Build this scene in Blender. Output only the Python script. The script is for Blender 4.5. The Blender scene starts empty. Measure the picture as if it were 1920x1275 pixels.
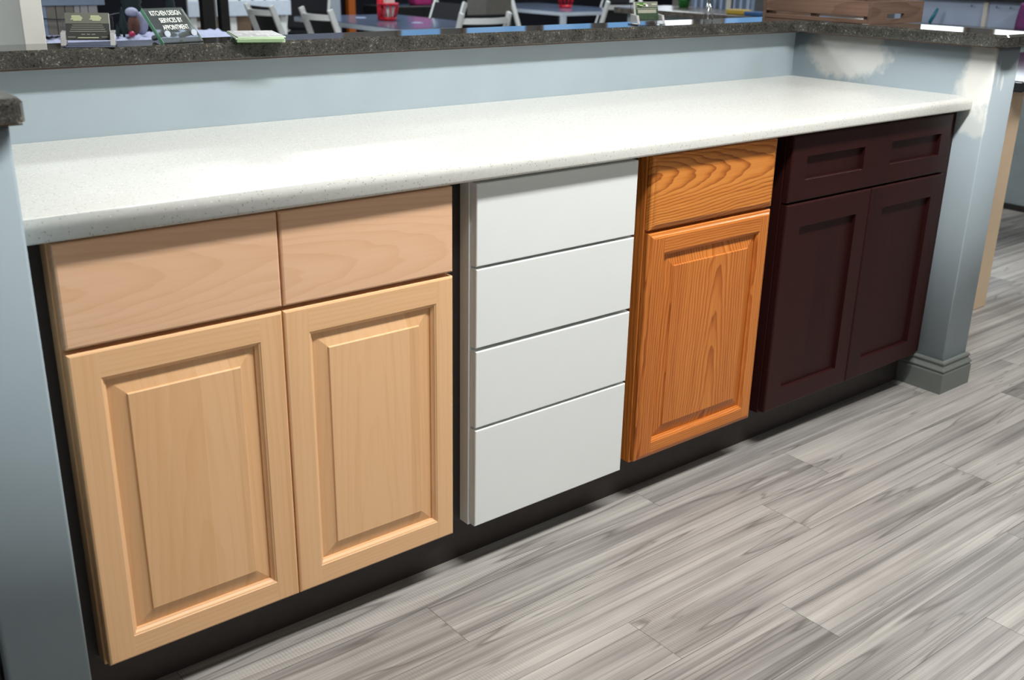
import bpy, bmesh, math, random
from mathutils import Vector, Matrix
random.seed(7)
S = bpy.context.scene
COL = S.collection
PI = math.pi

# ------------------------------------------------------------------ colours / materials
def lin(c):
    return tuple(((v / 255) / 12.92 if v / 255 <= .04045 else ((v / 255 + .055) / 1.055) ** 2.4) for v in c) + (1.0,)

class NT:
    """small node-graph helper"""
    def __init__(s, name):
        s.m = bpy.data.materials.new(name); s.m.use_nodes = True
        s.t = s.m.node_tree; s.b = s.t.nodes['Principled BSDF']
    def n(s, typ, **kw):
        nd = s.t.nodes.new(typ)
        for k, v in kw.items(): setattr(nd, k, v)
        return nd
    def link(s, a, b): s.t.links.new(a, b)
    def put(s, sock, v):
        if hasattr(v, 'is_output') or isinstance(v, bpy.types.NodeSocket): s.link(v, sock)
        else: sock.default_value = v
    def math(s, op, a, b=0.0, c=0.0, clamp=False):
        nd = s.n('ShaderNodeMath', operation=op); nd.use_clamp = clamp
        for i, v in enumerate((a, b, c)): s.put(nd.inputs[i], v)
        return nd.outputs[0]
    def vmath(s, op, a, b):
        nd = s.n('ShaderNodeVectorMath', operation=op)
        s.put(nd.inputs[0], a); s.put(nd.inputs[1], b)
        return nd.outputs[0]
    def noise(s, vec, scale=5, detail=2, rough=.5, dist=0.0):
        nd = s.n('ShaderNodeTexNoise'); s.link(vec, nd.inputs['Vector'])
        nd.inputs['Scale'].default_value = scale; nd.inputs['Detail'].default_value = detail
        nd.inputs['Roughness'].default_value = rough; nd.inputs['Distortion'].default_value = dist
        return nd.outputs[0]
    def ramp(s, fac, stops, interp='LINEAR'):
        nd = s.n('ShaderNodeValToRGB'); cr = nd.color_ramp; cr.interpolation = interp
        while len(cr.elements) < len(stops): cr.elements.new(.5)
        for e, (p, c) in zip(cr.elements, stops):
            e.position = p; e.color = c if len(c) == 4 else lin(c)
        s.link(fac, nd.inputs[0])
        return nd.outputs[0]
    def mix(s, fac, a, b, mode='MIX'):
        nd = s.n('ShaderNodeMix', data_type='RGBA', blend_type=mode)
        s.put(nd.inputs[0], fac); s.put(nd.inputs[6], a); s.put(nd.inputs[7], b)
        return nd.outputs[2]
    def obj(s): return s.n('ShaderNodeTexCoord').outputs['Object']
    def rnd(s): return s.n('ShaderNodeObjectInfo').outputs['Random']
    def xyz(s, v):
        nd = s.n('ShaderNodeSeparateXYZ'); s.link(v, nd.inputs[0]); return nd.outputs
    def comb(s, x, y, z):
        nd = s.n('ShaderNodeCombineXYZ')
        for i, v in enumerate((x, y, z)): s.put(nd.inputs[i], v)
        return nd.outputs[0]
    def base(s, c): s.put(s.b.inputs['Base Color'], c)
    def set(s, **kw):
        for k, v in kw.items(): s.put(s.b.inputs[k.replace('_', ' ')], v)
    def bump(s, h, strength=.2, dist=.001):
        nd = s.n('ShaderNodeBump'); nd.inputs['Strength'].default_value = strength
        nd.inputs['Distance'].default_value = dist
        s.link(h, nd.inputs['Height']); s.link(nd.outputs[0], s.b.inputs['Normal'])

def plain(name, rgb, rough=.5, metal=0.0, var=.05, scale=30):
    """a flat coloured surface with a faint procedural mottling"""
    g = NT(name); v = g.obj()
    n = g.noise(v, scale, 3, .55)
    c = lin(rgb)
    lo = tuple(max(0, x * (1 - var)) for x in c[:3]) + (1,); hi = tuple(min(1, x * (1 + var)) for x in c[:3]) + (1,)
    g.base(g.ramp(n, [(.3, lo), (.7, hi)])); g.set(Roughness=rough, Metallic=metal)
    return g.m

def wood(name, light, mid, dark, axis='z', freq=110, taper=.05, pore=.25, board=.05, rough=.38, ringmix=1.0, boards=.075, coat=.08, wob=.012, spec=.35):
    """plain-sawn lumber: hyperbolic growth rings plus stretched pores; axis is the grain direction"""
    g = NT(name); o = g.obj(); x, y, z = g.xyz(o); r = g.rnd()
    u, v = {'z': (x, z), 'x': (z, x), 'y': (z, y)}[axis]
    u = g.math('ADD', u, g.math('MULTIPLY', x if axis == 'y' else y, .6))
    ro = g.math('MULTIPLY', r, 37.0)
    # low wobble
    wv = g.comb(g.math('ADD', g.math('MULTIPLY', u, 9.0), ro), ro, g.math('MULTIPLY', v, 2.2))
    wobble = g.math('MULTIPLY', g.math('SUBTRACT', g.noise(wv, 1.0, 3, .5), .5), wob * 2)
    wv2 = g.comb(g.math('MULTIPLY', u, 40.0), ro, g.math('MULTIPLY', v, 11.0))
    wob2 = g.math('MULTIPLY', g.math('SUBTRACT', g.noise(wv2, 1.0, 2, .5), .5), wob * .5)
    u0 = g.math('MULTIPLY', g.math('SUBTRACT', g.math('FRACT', g.math('MULTIPLY', r, 7.31)), .5), .09)
    d0 = g.math('ADD', .05, g.math('MULTIPLY', g.math('FRACT', g.math('MULTIPLY', r, 3.7)), .04))
    d = g.math('ADD', d0, g.math('MULTIPLY', v, taper))
    uu = g.math('SUBTRACT', u, u0)
    rr = g.math('SQRT', g.math('ADD', g.math('MULTIPLY', uu, uu), g.math('MULTIPLY', d, d)))
    rr = g.math('ADD', g.math('ADD', rr, wobble), wob2)
    fr = g.math('FRACT', g.math('ADD', g.math('MULTIPLY', rr, freq), ro))
    ring = g.ramp(fr, [(0, (0, 0, 0, 1)), (.45, (.12, .12, .12, 1)), (.8, (.75, .75, .75, 1)), (.93, (1, 1, 1, 1)), (1, (0, 0, 0, 1))])
    # pores: short dark dashes along the grain
    pv = g.comb(g.math('MULTIPLY', u, 420.0), ro, g.math('MULTIPLY', v, 9.0))
    po = g.noise(pv, 1.0, 2, .6)
    pv2 = g.comb(g.math('MULTIPLY', u, 60.0), g.math('ADD', ro, 5.0), g.math('MULTIPLY', v, 1.6))
    st = g.noise(pv2, 1.0, 3, .6)
    # glued-up boards of slightly different tone
    wn = g.n('ShaderNodeTexWhiteNoise', noise_dimensions='1D')
    g.link(g.math('ADD', g.math('FLOOR', g.math('DIVIDE', g.math('ADD', u, g.math('MULTIPLY', r, .05)), boards)), ro), wn.inputs['W'])
    bt = g.math('MULTIPLY', g.math('SUBTRACT', wn.outputs[0], .5), board)
    fac = g.math('ADD', g.math('MULTIPLY', ring, .55 * ringmix), g.math('MULTIPLY', st, .45))
    fac = g.math('ADD', fac, g.math('MULTIPLY', g.math('SUBTRACT', po, .5), pore * 2))
    fac = g.math('ADD', fac, bt)
    g.base(g.ramp(fac, [(.12, lin(light)), (.45, lin(mid)), (.9, lin(dark))]))
    g.set(Roughness=rough, Coat_Weight=coat, Coat_Roughness=.25, Specular_IOR_Level=spec)
    g.bump(po, .08, .0005)
    return g.m

def granite(name, dark, mid, light, rough=.07):
    g = NT(name); o = g.obj()
    n1 = g.noise(o, 210, 4, .7, .6); n2 = g.noise(o, 24, 4, .6, .8)
    f = g.math('ADD', g.math('MULTIPLY', n1, .72), g.math('MULTIPLY', n2, .34))
    c = g.ramp(f, [(.40, lin(dark)), (.53, lin(mid)), (.60, lin(mid)), (.69, lin(light))])
    vo = g.n('ShaderNodeTexVoronoi'); g.link(o, vo.inputs['Vector']); vo.inputs['Scale'].default_value = 330
    sp = g.math('LESS_THAN', vo.outputs['Distance'], .17)
    g.base(g.mix(g.math('MULTIPLY', sp, .35), c, lin((160, 150, 138)))); g.set(Roughness=rough, Specular_IOR_Level=.6)
    return g.m

def glass(name, tint=(1, 1, 1, 1), rough=0.0, ior=1.49):
    g = NT(name); n = g.noise(g.obj(), 3, 2)
    g.base(g.mix(n, tint, tuple(x * .97 for x in tint[:3]) + (1,)))
    g.set(Transmission_Weight=1.0, Roughness=rough, IOR=ior)
    return g.m

M = {}
# maple: pale, faint grain
mapL, mapM, mapD = (221, 187, 148), (208, 169, 128), (184, 142, 102)
M['maple_v'] = wood('maple vertical grain', (228, 184, 138), (218, 171, 122), (196, 145, 98), 'z', freq=90, pore=.09, board=.36, ringmix=.22, boards=.058)
M['maple_h'] = wood('maple horizontal grain', (230, 187, 142), (220, 174, 126), (196, 146, 100), 'x', freq=120, pore=.09, board=.0, ringmix=.32, taper=.03)
M['maple_d'] = wood('maple drawer grain', (228, 187, 153), (219, 176, 139), (196, 148, 110), 'x', freq=115, pore=.08, board=.0, ringmix=.42, taper=.07)
M['oak_v'] = wood('oak vertical grain', (208, 130, 58), (184, 102, 40), (124, 60, 20), 'z', freq=150, pore=.30, board=.16, ringmix=.80, boards=.085, rough=.3, taper=.06)
M['oak_h'] = wood('oak horizontal grain', (210, 132, 60), (188, 106, 42), (130, 64, 22), 'x', freq=170, pore=.30, board=0, ringmix=.80, rough=.3)
M['oak_d'] = wood('oak drawer grain', (216, 142, 68), (198, 120, 50), (134, 68, 24), 'x', freq=175, pore=.2, board=0, ringmix=1.0, taper=.08, rough=.3, wob=.012)
M['esp_v'] = wood('espresso vertical grain', (47, 21, 19), (40, 17, 16), (28, 11, 11), 'z', freq=90, pore=.12, board=.25, ringmix=.25, rough=.4, coat=0, spec=.16)
M['esp_h'] = wood('espresso horizontal grain', (49, 22, 20), (42, 18, 17), (30, 12, 12), 'x', freq=90, pore=.12, board=0, ringmix=.25, rough=.4, coat=0, spec=.16)
M['white_lacquer'] = plain('white satin lacquer', (226, 230, 228), .32, var=.012, scale=8)
M['black_board'] = plain('black laminated board', (34, 29, 28), .45, var=.15, scale=60)
M['black_cab'] = plain('black cabinet side', (26, 23, 22), .5, var=.1)
M['toe'] = plain('dark brown toe kick', (44, 36, 33), .5, var=.15, scale=40)

def wall_paint(name, rgb, patches=(), rough=.55):
    """eggshell paint; patches = off-white joint compound smears (cx,cy,cz, sx,sy,sz, strength)"""
    g = NT(name); o = g.obj()
    n = g.noise(o, 5, 3, .5); c = lin(rgb)
    col = g.ramp(n, [(.3, tuple(x * .96 for x in c[:3]) + (1,)), (.7, tuple(min(1, x * 1.04) for x in c[:3]) + (1,))])
    if patches:
        ed = g.math('MULTIPLY', g.math('SUBTRACT', g.noise(o, 22, 4, .6), .5), 1.1)
        for (cx, cy, cz, sx, sy, sz, st) in patches:
            dv = g.vmath('SUBTRACT', o, (cx, cy, cz)); dv = g.vmath('DIVIDE', dv, (sx, sy, sz))
            ln = g.n('ShaderNodeVectorMath', operation='LENGTH'); g.link(dv, ln.inputs[0])
            k = g.math('SUBTRACT', 1.25, g.math('ADD', ln.outputs['Value'], ed)); k = g.math('MULTIPLY', k, 3.0, clamp=True)
            k = g.math('MULTIPLY', k, st)
            col = g.mix(k, col, lin((222, 222, 215)))
    g.base(col); g.set(Roughness=rough)
    g.bump(g.noise(o, 260, 2), .06, .0006)
    return g.m
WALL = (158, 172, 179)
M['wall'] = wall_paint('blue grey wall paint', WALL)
M['wall_patch'] = wall_paint('blue grey wall paint with filler patches', WALL, [
    (2.73, .42, 1.005, .09, .13, .075, .78), (2.73, .47, 1.03, .09, .05, .04, .7),
    (2.73, -.035, .99, .010, .050, .12, .85), (2.73, -.01, .93, .010, .05, .05, .55), (2.73, -.03, .84, .010, .045, .035, .45),
    (2.79, -.065, .955, .006, .02, .020, .5), (2.762, -.065, .985, .006, .02, .04, .35)])
M['baseboard'] = plain('grey painted baseboard', (102, 107, 103), .42, var=.03)
M['granite'] = granite('polished dark granite', (22, 22, 21), (62, 61, 56), (138, 134, 123))
M['granite2'] = granite('speckled brown granite', (34, 31, 30), (92, 86, 80), (160, 150, 138), .25)
M['black_granite'] = granite('black granite', (12, 13, 14), (28, 29, 32), (60, 60, 62), .08)

def quartz():
    g = NT('white speckled quartz'); o = g.obj()
    vo = g.n('ShaderNodeTexVoronoi'); g.link(o, vo.inputs['Vector']); vo.inputs['Scale'].default_value = 240
    col = g.xyz(vo.outputs['Color'])
    sp = g.math('MULTIPLY', g.math('LESS_THAN', col[0], .16), g.math('LESS_THAN', vo.outputs['Distance'], .36))
    sp2 = g.math('MULTIPLY', g.math('GREATER_THAN', col[1], .93), g.math('LESS_THAN', vo.outputs['Distance'], .33))
    n = g.noise(o, 120, 3, .6)
    c = g.ramp(n, [(.3, lin((214, 215, 208))), (.65, lin((221, 221, 215)))])
    c = g.mix(g.math('MULTIPLY', sp, .5), c, lin((140, 136, 126)))
    g.base(g.mix(sp2, c, lin((250, 250, 250))))
    g.set(Roughness=.25, Specular_IOR_Level=.4)
    return g.m
M['quartz'] = quartz()

def floor_mat():
    g = NT('grey wood-look plank floor'); o = g.obj(); x, y, z = g.xyz(o)
    at = g.n('ShaderNodeAttribute'); at.attribute_name = 'plank'; r1, r2, r3 = g.xyz(at.outputs['Vector'])
    ox = g.math('MULTIPLY', r1, 71.0); oy = g.math('MULTIPLY', r2, 53.0)
    def nz(sx, sy, det, rough=.55, dist=0.0, k=0.0):
        return g.noise(g.comb(g.math('ADD', g.math('MULTIPLY', x, sx), ox), g.math('ADD', g.math('MULTIPLY', y, sy), oy), k), 1.0, det, rough, dist)
    s1 = nz(.7, 34, 4, .6, .08)            # broad streaks
    s2 = nz(1.6, 150, 3, .65, .0, 3)          # fine streaks
    s3 = nz(2.0, 5, 3, .5, .0, 9)            # cloudy blotches
    f = g.math('ADD', g.math('MULTIPLY', s1, .60), g.math('ADD', g.math('MULTIPLY', s2, .30), g.math('MULTIPLY', s3, .26)))
    f = g.math('ADD', f, g.math('MULTIPLY', g.math('SUBTRACT', r3, .5), .16))
    c = g.ramp(f, [(.40, lin((102, 99, 96))), (.52, lin((134, 131, 127))), (.60, lin((155, 152, 147))), (.74, lin((178, 174, 168)))])
    # dark mineral lines: level set of a stretched noise
    l1 = nz(.55, 11, 2, .5, .1, 21)
    ln = g.math('SUBTRACT', 1.0, g.math('DIVIDE', g.math('ABSOLUTE', g.math('SUBTRACT', l1, .5)), .012), clamp=True)
    l2 = nz(.6, 17, 2, .5, .1, 31)
    side = g.math('MULTIPLY', g.math('GREATER_THAN', l1, .5), g.math('SUBTRACT', 1.0, g.math('DIVIDE', g.math('SUBTRACT', l1, .5), .09), clamp=True))
    ln2 = g.math('SUBTRACT', 1.0, g.math('DIVIDE', g.math('ABSOLUTE', g.math('SUBTRACT', l2, .44)), .008), clamp=True)
    dk = g.math('MAXIMUM', g.math('MULTIPLY', ln, .70), g.math('MULTIPLY', ln2, .5))
    dk = g.math('MAXIMUM', dk, g.math('MULTIPLY', side, .28))
    # saw marks across the board in patches
    sw = g.n('ShaderNodeTexWave', wave_type='BANDS', bands_direction='X')
    g.link(g.comb(g.math('ADD', x, g.math('MULTIPLY', y, .06)), y, 0.0), sw.inputs['Vector'])
    sw.inputs['Scale'].default_value = 46; sw.inputs['Distortion'].default_value = 1.2; sw.inputs['Detail'].default_value = 2
    sw.inputs['Detail Scale'].default_value = 3.0
    msk = g.math('MULTIPLY', g.math('SUBTRACT', nz(3.2, 11, 3, .6, 0, 44), .42), 3.2, clamp=True)
    saw = g.math('MULTIPLY', g.math('MULTIPLY', sw.outputs['Fac'], msk), .40)
    c = g.mix(dk, c, lin((82, 77, 73)))
    c = g.mix(saw, c, lin((96, 90, 84)))
    g.base(c)
    g.set(Roughness=g.math('ADD', .36, g.math('MULTIPLY', s2, .16)), Specular_IOR_Level=.45)
    return g.m
M['floor'] = floor_mat()
M['seam'] = plain('dark plank seam', (70, 66, 62), .7)

# ------------------------------------------------------------------ mesh helpers
class MB:
    def __init__(s): s.bm = bmesh.new(); s.mats = []
    def mi(s, m):
        if m not in s.mats: s.mats.append(m)
        return s.mats.index(m)
    def face(s, vs, m, smooth=False):
        try: f = s.bm.faces.new(vs)
        except ValueError: return None
        f.material_index = s.mi(m); f.smooth = smooth
        return f
    def quad(s, pts, m): return s.face([s.bm.verts.new(p) for p in pts], m)
    def box(s, x0, x1, y0, y1, z0, z1, m, mtx=None):
        P = [(x0, y0, z0), (x1, y0, z0), (x1, y1, z0), (x0, y1, z0), (x0, y0, z1), (x1, y0, z1), (x1, y1, z1), (x0, y1, z1)]
        if mtx is not None: P = [mtx @ Vector(p) for p in P]
        v = [s.bm.verts.new(p) for p in P]
        for q in ((0, 3, 2, 1), (4, 5, 6, 7), (0, 1, 5, 4), (1, 2, 6, 5), (2, 3, 7, 6), (3, 0, 4, 7)): s.face([v[i] for i in q], m)
        return s
    def prism(s, poly, z0, z1, m, smooth=False):
        """closed polygon (x,y) extruded in z"""
        a = [s.bm.verts.new((x, y, z0)) for x, y in poly]; b = [s.bm.verts.new((x, y, z1)) for x, y in poly]
        n = len(poly); s.face(a[::-1], m); s.face(b, m)
        for i in range(n): s.face([a[i], a[(i + 1) % n], b[(i + 1) % n], b[i]], m, smooth)
        return s
    def loops(s, loops, m, closed=True, cap0=False, cap1=False, smooth=True):
        """bridge rings of points"""
        R = [[s.bm.verts.new(p) for p in L] for L in loops]
        n = len(R[0])
        for a, b in zip(R, R[1:]):
            for i in range(n if closed else n - 1): s.face([a[i], a[(i + 1) % n], b[(i + 1) % n], b[i]], m, smooth)
        if cap0: s.face(R[0][::-1], m)
        if cap1: s.face(R[-1], m)
        return s
    def tube(s, pts, r, m, n=10, cap=True):
        pts = [Vector(p) for p in pts]; rings = []
        rad = r if isinstance(r, (list, tuple)) else [r] * len(pts)
        up = None
        for i, p in enumerate(pts):
            t = (pts[min(i + 1, len(pts) - 1)] - pts[max(i - 1, 0)]).normalized()
            if up is None: up = t.orthogonal().normalized()
            up = (up - t * up.dot(t)).normalized(); w = t.cross(up)
            rings.append([p + (up * math.cos(2 * PI * k / n) + w * math.sin(2 * PI * k / n)) * rad[i] for k in range(n)])
        return s.loops(rings, m, True, cap, cap)
    def lathe(s, prof, m, n=20, c=(0, 0, 0)):
        rings = [[(c[0] + r * math.cos(2 * PI * k / n), c[1] + r * math.sin(2 * PI * k / n), c[2] + z) for k in range(n)] for r, z in prof]
        return s.loops(rings, m, True, True, True)
    def bar(s, a, b, w, t, m, side=(0, 0, 1)):
        """rectangular bar from a to b; w along 'side', t across"""
        a, b = Vector(a), Vector(b); d = (b - a).normalized(); sd = Vector(side); sd = (sd - d * sd.dot(d)).normalized(); q = d.cross(sd)
        L = [[p + sd * (w / 2) * i + q * (t / 2) * j for i, j in ((-1, -1), (1, -1), (1, 1), (-1, 1))] for p in (a, b)]
        return s.loops(L, m, True, True, True, False)
    def build(s, name, parent=None, center=True, bevel=0, seg=2, origin=None, normals=True):
        if normals: bmesh.ops.recalc_face_normals(s.bm, faces=s.bm.faces[:])
        me = bpy.data.meshes.new(name)
        if origin is not None: c = Vector(origin)
        elif center and s.bm.verts:
            lo = [min(v.co[i] for v in s.bm.verts) for i in range(3)]; hi = [max(v.co[i] for v in s.bm.verts) for i in range(3)]
            c = Vector([(a + b) / 2 for a, b in zip(lo, hi)])
        else: c = Vector((0, 0, 0))
        for v in s.bm.verts: v.co -= c
        s.bm.to_mesh(me); s.bm.free()
        for m in s.mats: me.materials.append(m)
        o = bpy.data.objects.new(name, me); COL.objects.link(o); o.location = c
        if parent is not None: o.parent = parent; o.location = c - wloc(parent)
        if bevel:
            bv = o.modifiers.new('bevel', 'BEVEL'); bv.width = bevel; bv.segments = seg; bv.limit_method = 'ANGLE'; bv.angle_limit = math.radians(40)
        return o

def wloc(o):
    v = Vector(o.location)
    while o.parent is not None: o = o.parent; v += o.location
    return v
def thing(name, label, cat, loc=(0, 0, 0), rz=0, group=None):
    o = bpy.data.objects.new(name, None); COL.objects.link(o); o.location = loc; o.rotation_euler = (0, 0, rz); o.empty_display_size = .05
    return tag(o, label, cat, group)
def tag(o, label, cat, group=None, kind=None):
    o['label'] = label; o['category'] = cat
    if group: o['group'] = group
    if kind: o['kind'] = kind
    return o
def struct(o, label=None, cat=None):
    o['kind'] = 'structure'
    if label: o['label'] = label
    if cat: o['category'] = cat
    return o
def local_part(mb, name, parent, **kw):
    """a part whose geometry is written in its thing's local frame (thing may be turned)"""
    o = mb.build(name, None, **kw); o.parent = parent; return o
def copy_tree(o, parent=None):
    c = o.copy(); COL.objects.link(c)
    if parent is not None: c.parent = parent
    for ch in list(o.children): copy_tree(ch, c)
    return c
def boxobj(name, ext, m, parent=None, bevel=0, seg=2):
    return MB().box(*ext, m).build(name, parent, bevel=bevel, seg=seg)

# ------------------------------------------------------------------ measured layout (metres)
DT = .019                                  # door thickness, front faces at y = 0
ZB, ZG0, ZG1, ZT = .120, .6923, .7005, .868
YF = .021                                  # face-frame front
X_L, X_R = .121, 2.730                     # inner faces of the two side walls
Y_B = .624                                 # back wall
BAR0, BAR1 = 1.0580, 1.0915

# ------------------------------------------------------------------ floor
def make_floor():
    bm = bmesh.new(); lay = bm.loops.layers.float_vector.new('plank')
    W, L, gap = .1468, 1.19, .0004
    anchor = {0: 1.492, 1: 1.983, 2: 1.703, 3: 1.091, 4: 1.396, 5: 2.07, 6: 1.699}
    r0 = random.Random(3)
    x_lo, x_hi = -3.2, 12.6
    for row in range(-74, 36):
        y1 = -.0415 - row * W; y0 = y1 - W
        if y1 > 10.6 or y0 < -5.2: continue
        a = anchor.get(row + 1 if row >= 0 else -99, r0.uniform(0, L))
        if row == -1: a = anchor[0]
        x = a - L * math.ceil((a - x_lo) / L)
        while x < x_hi:
            rv = Vector((r0.random(), r0.random(), r0.random()))
            vs = [bm.verts.new(p) for p in ((x + gap, y0 + gap, 0), (x + L - gap, y0 + gap, 0), (x + L - gap, y1 - gap, 0), (x + gap, y1 - gap, 0))]
            f = bm.faces.new(vs); f.material_index = 0
            for l in f.loops: l[lay] = rv
            x += L
    vs = [bm.verts.new(p) for p in ((x_lo - 1, -5.3, -.001), (x_hi + 1, -5.3, -.001), (x_hi + 1, 10.8, -.001), (x_lo - 1, 10.8, -.001))]
    f = bm.faces.new(vs); f.material_index = 1
    me = bpy.data.meshes.new('floor'); bm.to_mesh(me); bm.free()
    me.materials.append(M['floor']); me.materials.append(M['seam'])
    o = bpy.data.objects.new('floor', me); COL.objects.link(o); struct(o)
make_floor()

# ------------------------------------------------------------------ knee walls, baseboards
def back_y(x): return .722 + (x - .2) / 2.5 * .043
def rounded(poly, radii, n=6):
    out = []; N = len(poly)
    for i, p in enumerate(poly):
        r = radii[i]
        if not r: out.append(tuple(p)); continue
        p = Vector(p); a = (Vector(poly[i - 1]) - p).normalized(); b = (Vector(poly[(i + 1) % N]) - p).normalized()
        ang = a.angle(b); d = r / math.tan(ang / 2); c = p + (a + b).normalized() * (r / math.sin(ang / 2))
        s = p + a * d - c; e = p + b * d - c
        a0 = math.atan2(s.y, s.x); a1 = math.atan2(e.y, e.x); da = (a1 - a0 + PI) % (2 * PI) - PI
        for k in range(n + 1):
            t = a0 + da * k / n; out.append((c.x + r * math.cos(t), c.y + r * math.sin(t)))
    return out
struct(MB().box(X_L, X_R, Y_B, .672, 0, BAR0 - .0035, M['wall']).build('wall_back', origin=(0, 0, 0)))
struct(MB().prism(rounded([(.0005, -.06), (X_L, -.06), (X_L, .672), (.0005, .672)], [.006, .006, 0, 0]), 0, BAR0 - .0035, wall_paint('blue grey wall paint shaded darker', (140, 155, 162), (), .7), True).build('wall_left', origin=(0, 0, 0)))  # wall colour darkened here to paint in the dimmer light on the left end
struct(MB().prism(rounded([(X_R, -.065), (2.868, -.065), (2.868, .672), (X_R, .672)], [.0045, .0045, 0, 0], 3), 0, BAR0 - .0035, M['wall_patch'], True).build('wall_right', origin=(0, 0, 0)))

def baseboard(name, path):
    """colonial profile swept round a mitred path (outside on the left of travel)"""
    prof = [(0, 0), (.0165, 0), (.0165, .062), (.0155, .066), (.0135, .068), (.0135, .071), (.0165, .0735), (.0165, .077), (.0125, .082), (.0085, .088), (.008, .092), (.0105, .0945), (.011, .099), (.0085, .103), (.004, .1045), (0, .105)]
    mb = MB(); loops = []
    n = len(path)
    for i, p in enumerate(path):
        p = Vector(p)
        if 0 < i < n - 1:
            d0 = (p - Vector(path[i - 1])).normalized(); d1 = (Vector(path[i + 1]) - p).normalized()
            n0 = Vector((-d0.y, d0.x)); n1 = Vector((-d1.y, d1.x)); nn = (n0 + n1); nn /= nn.dot(n0)
        else:
            d = (Vector(path[min(i + 1, n - 1)]) - Vector(path[max(i - 1, 0)])).normalized(); nn = Vector((-d.y, d.x))
        loops.append([(p.x + nn.x * u, p.y + nn.y * u, v) for u, v in prof])
    mb.loops(loops, M['baseboard'], True, True, True, False)
    return struct(mb.build(name))
baseboard('baseboard_right', [(2.868, .672), (2.868, -.065), (X_R, -.065), (X_R, .118)])
baseboard('baseboard_left', [(X_L, -.03), (X_L, -.06), (.0005, -.06), (.0005, .672)])

# ------------------------------------------------------------------ granite bar top (U shaped) and quartz counter
yo = -.103
poly = [(-.06, -.092), (.139, -.092), (.139, .577), (2.682, .577), (2.682, yo), (2.918, yo), (2.918, back_y(2.7) + .005), (-.06, back_y(.2) - .006)]
poly = rounded(poly, [.02, .025, 0, .04, .03, .03, .02, .02])
o = MB().prism(poly, BAR0, BAR1, M['granite']).build('bar_top')
at = o.data.attributes.new('bevel_weight_edge', 'FLOAT', 'EDGE')
for e in o.data.edges:
    a, b = (o.data.vertices[i].co for i in e.vertices)
    at.data[e.index].value = 1.0 if a.z > 0 and b.z > 0 else (.3 if a.z < 0 and b.z < 0 else 0.0)
bv = o.modifiers.new('chamfer', 'BEVEL'); bv.width = .0065; bv.segments = 1; bv.limit_method = 'WEIGHT'
u = MB()
inset = .004
up = [(-.056, -.075), (.134, -.075), (.134, .581), (2.686, .581), (2.686, yo + .02), (2.912, yo + .02), (2.912, .74), (-.056, .70)]
u.prism(up, BAR0 - .0032, BAR0 - .0001, plain('brown substrate edge', (84, 66, 58), .7, var=.2)); u.build('substrate', o)['label'] = 'thin brown underlay line'
tag(o, 'dark speckled granite bar top capping the low blue-grey wall on three sides', 'counter top')

def counter():
    x0, x1 = X_L + .001, X_R - .001
    y0 = -.0235; zt, zb = .9125, .8765
    pr = []
    r1, r2 = .016, .006
    for k in range(7):
        a = PI / 2 * k / 6; pr.append((y0 + r1 - r1 * math.sin(a), zt - r1 + r1 * math.cos(a)))
    for k in range(7):
        a = PI / 2 * k / 6; pr.append((y0 + r2 - r2 * math.cos(a), zb + r2 - r2 * math.sin(a)))
    pr += [(Y_B - .001, zb), (Y_B - .001, zt)]
    mb = MB(); n = len(pr)
    # right front corner is rounded in plan
    L = [[(x0, y, z) for y, z in pr], [(x1 - .012, y, z) for y, z in pr]]
    for k in range(1, 5):
        a = PI / 2 * k / 4; dx = .012 * math.sin(a); dy = .012 * (1 - math.cos(a))
        L.append([(x1 - .012 + dx, y + (dy if y < .1 else 0), z) for y, z in pr])
    mb.loops(L, M['quartz'], True, True, True, False)
    o = mb.build('counter_top')
    for f in o.data.polygons: f.use_smooth = len(f.vertices) == 4 and abs(f.normal.x) < .5 and abs(f.normal.z) < .98 and f.normal.y < .2
    tag(o, 'long white speckled quartz counter top above the row of sample cabinets', 'counter top')
counter()

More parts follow.
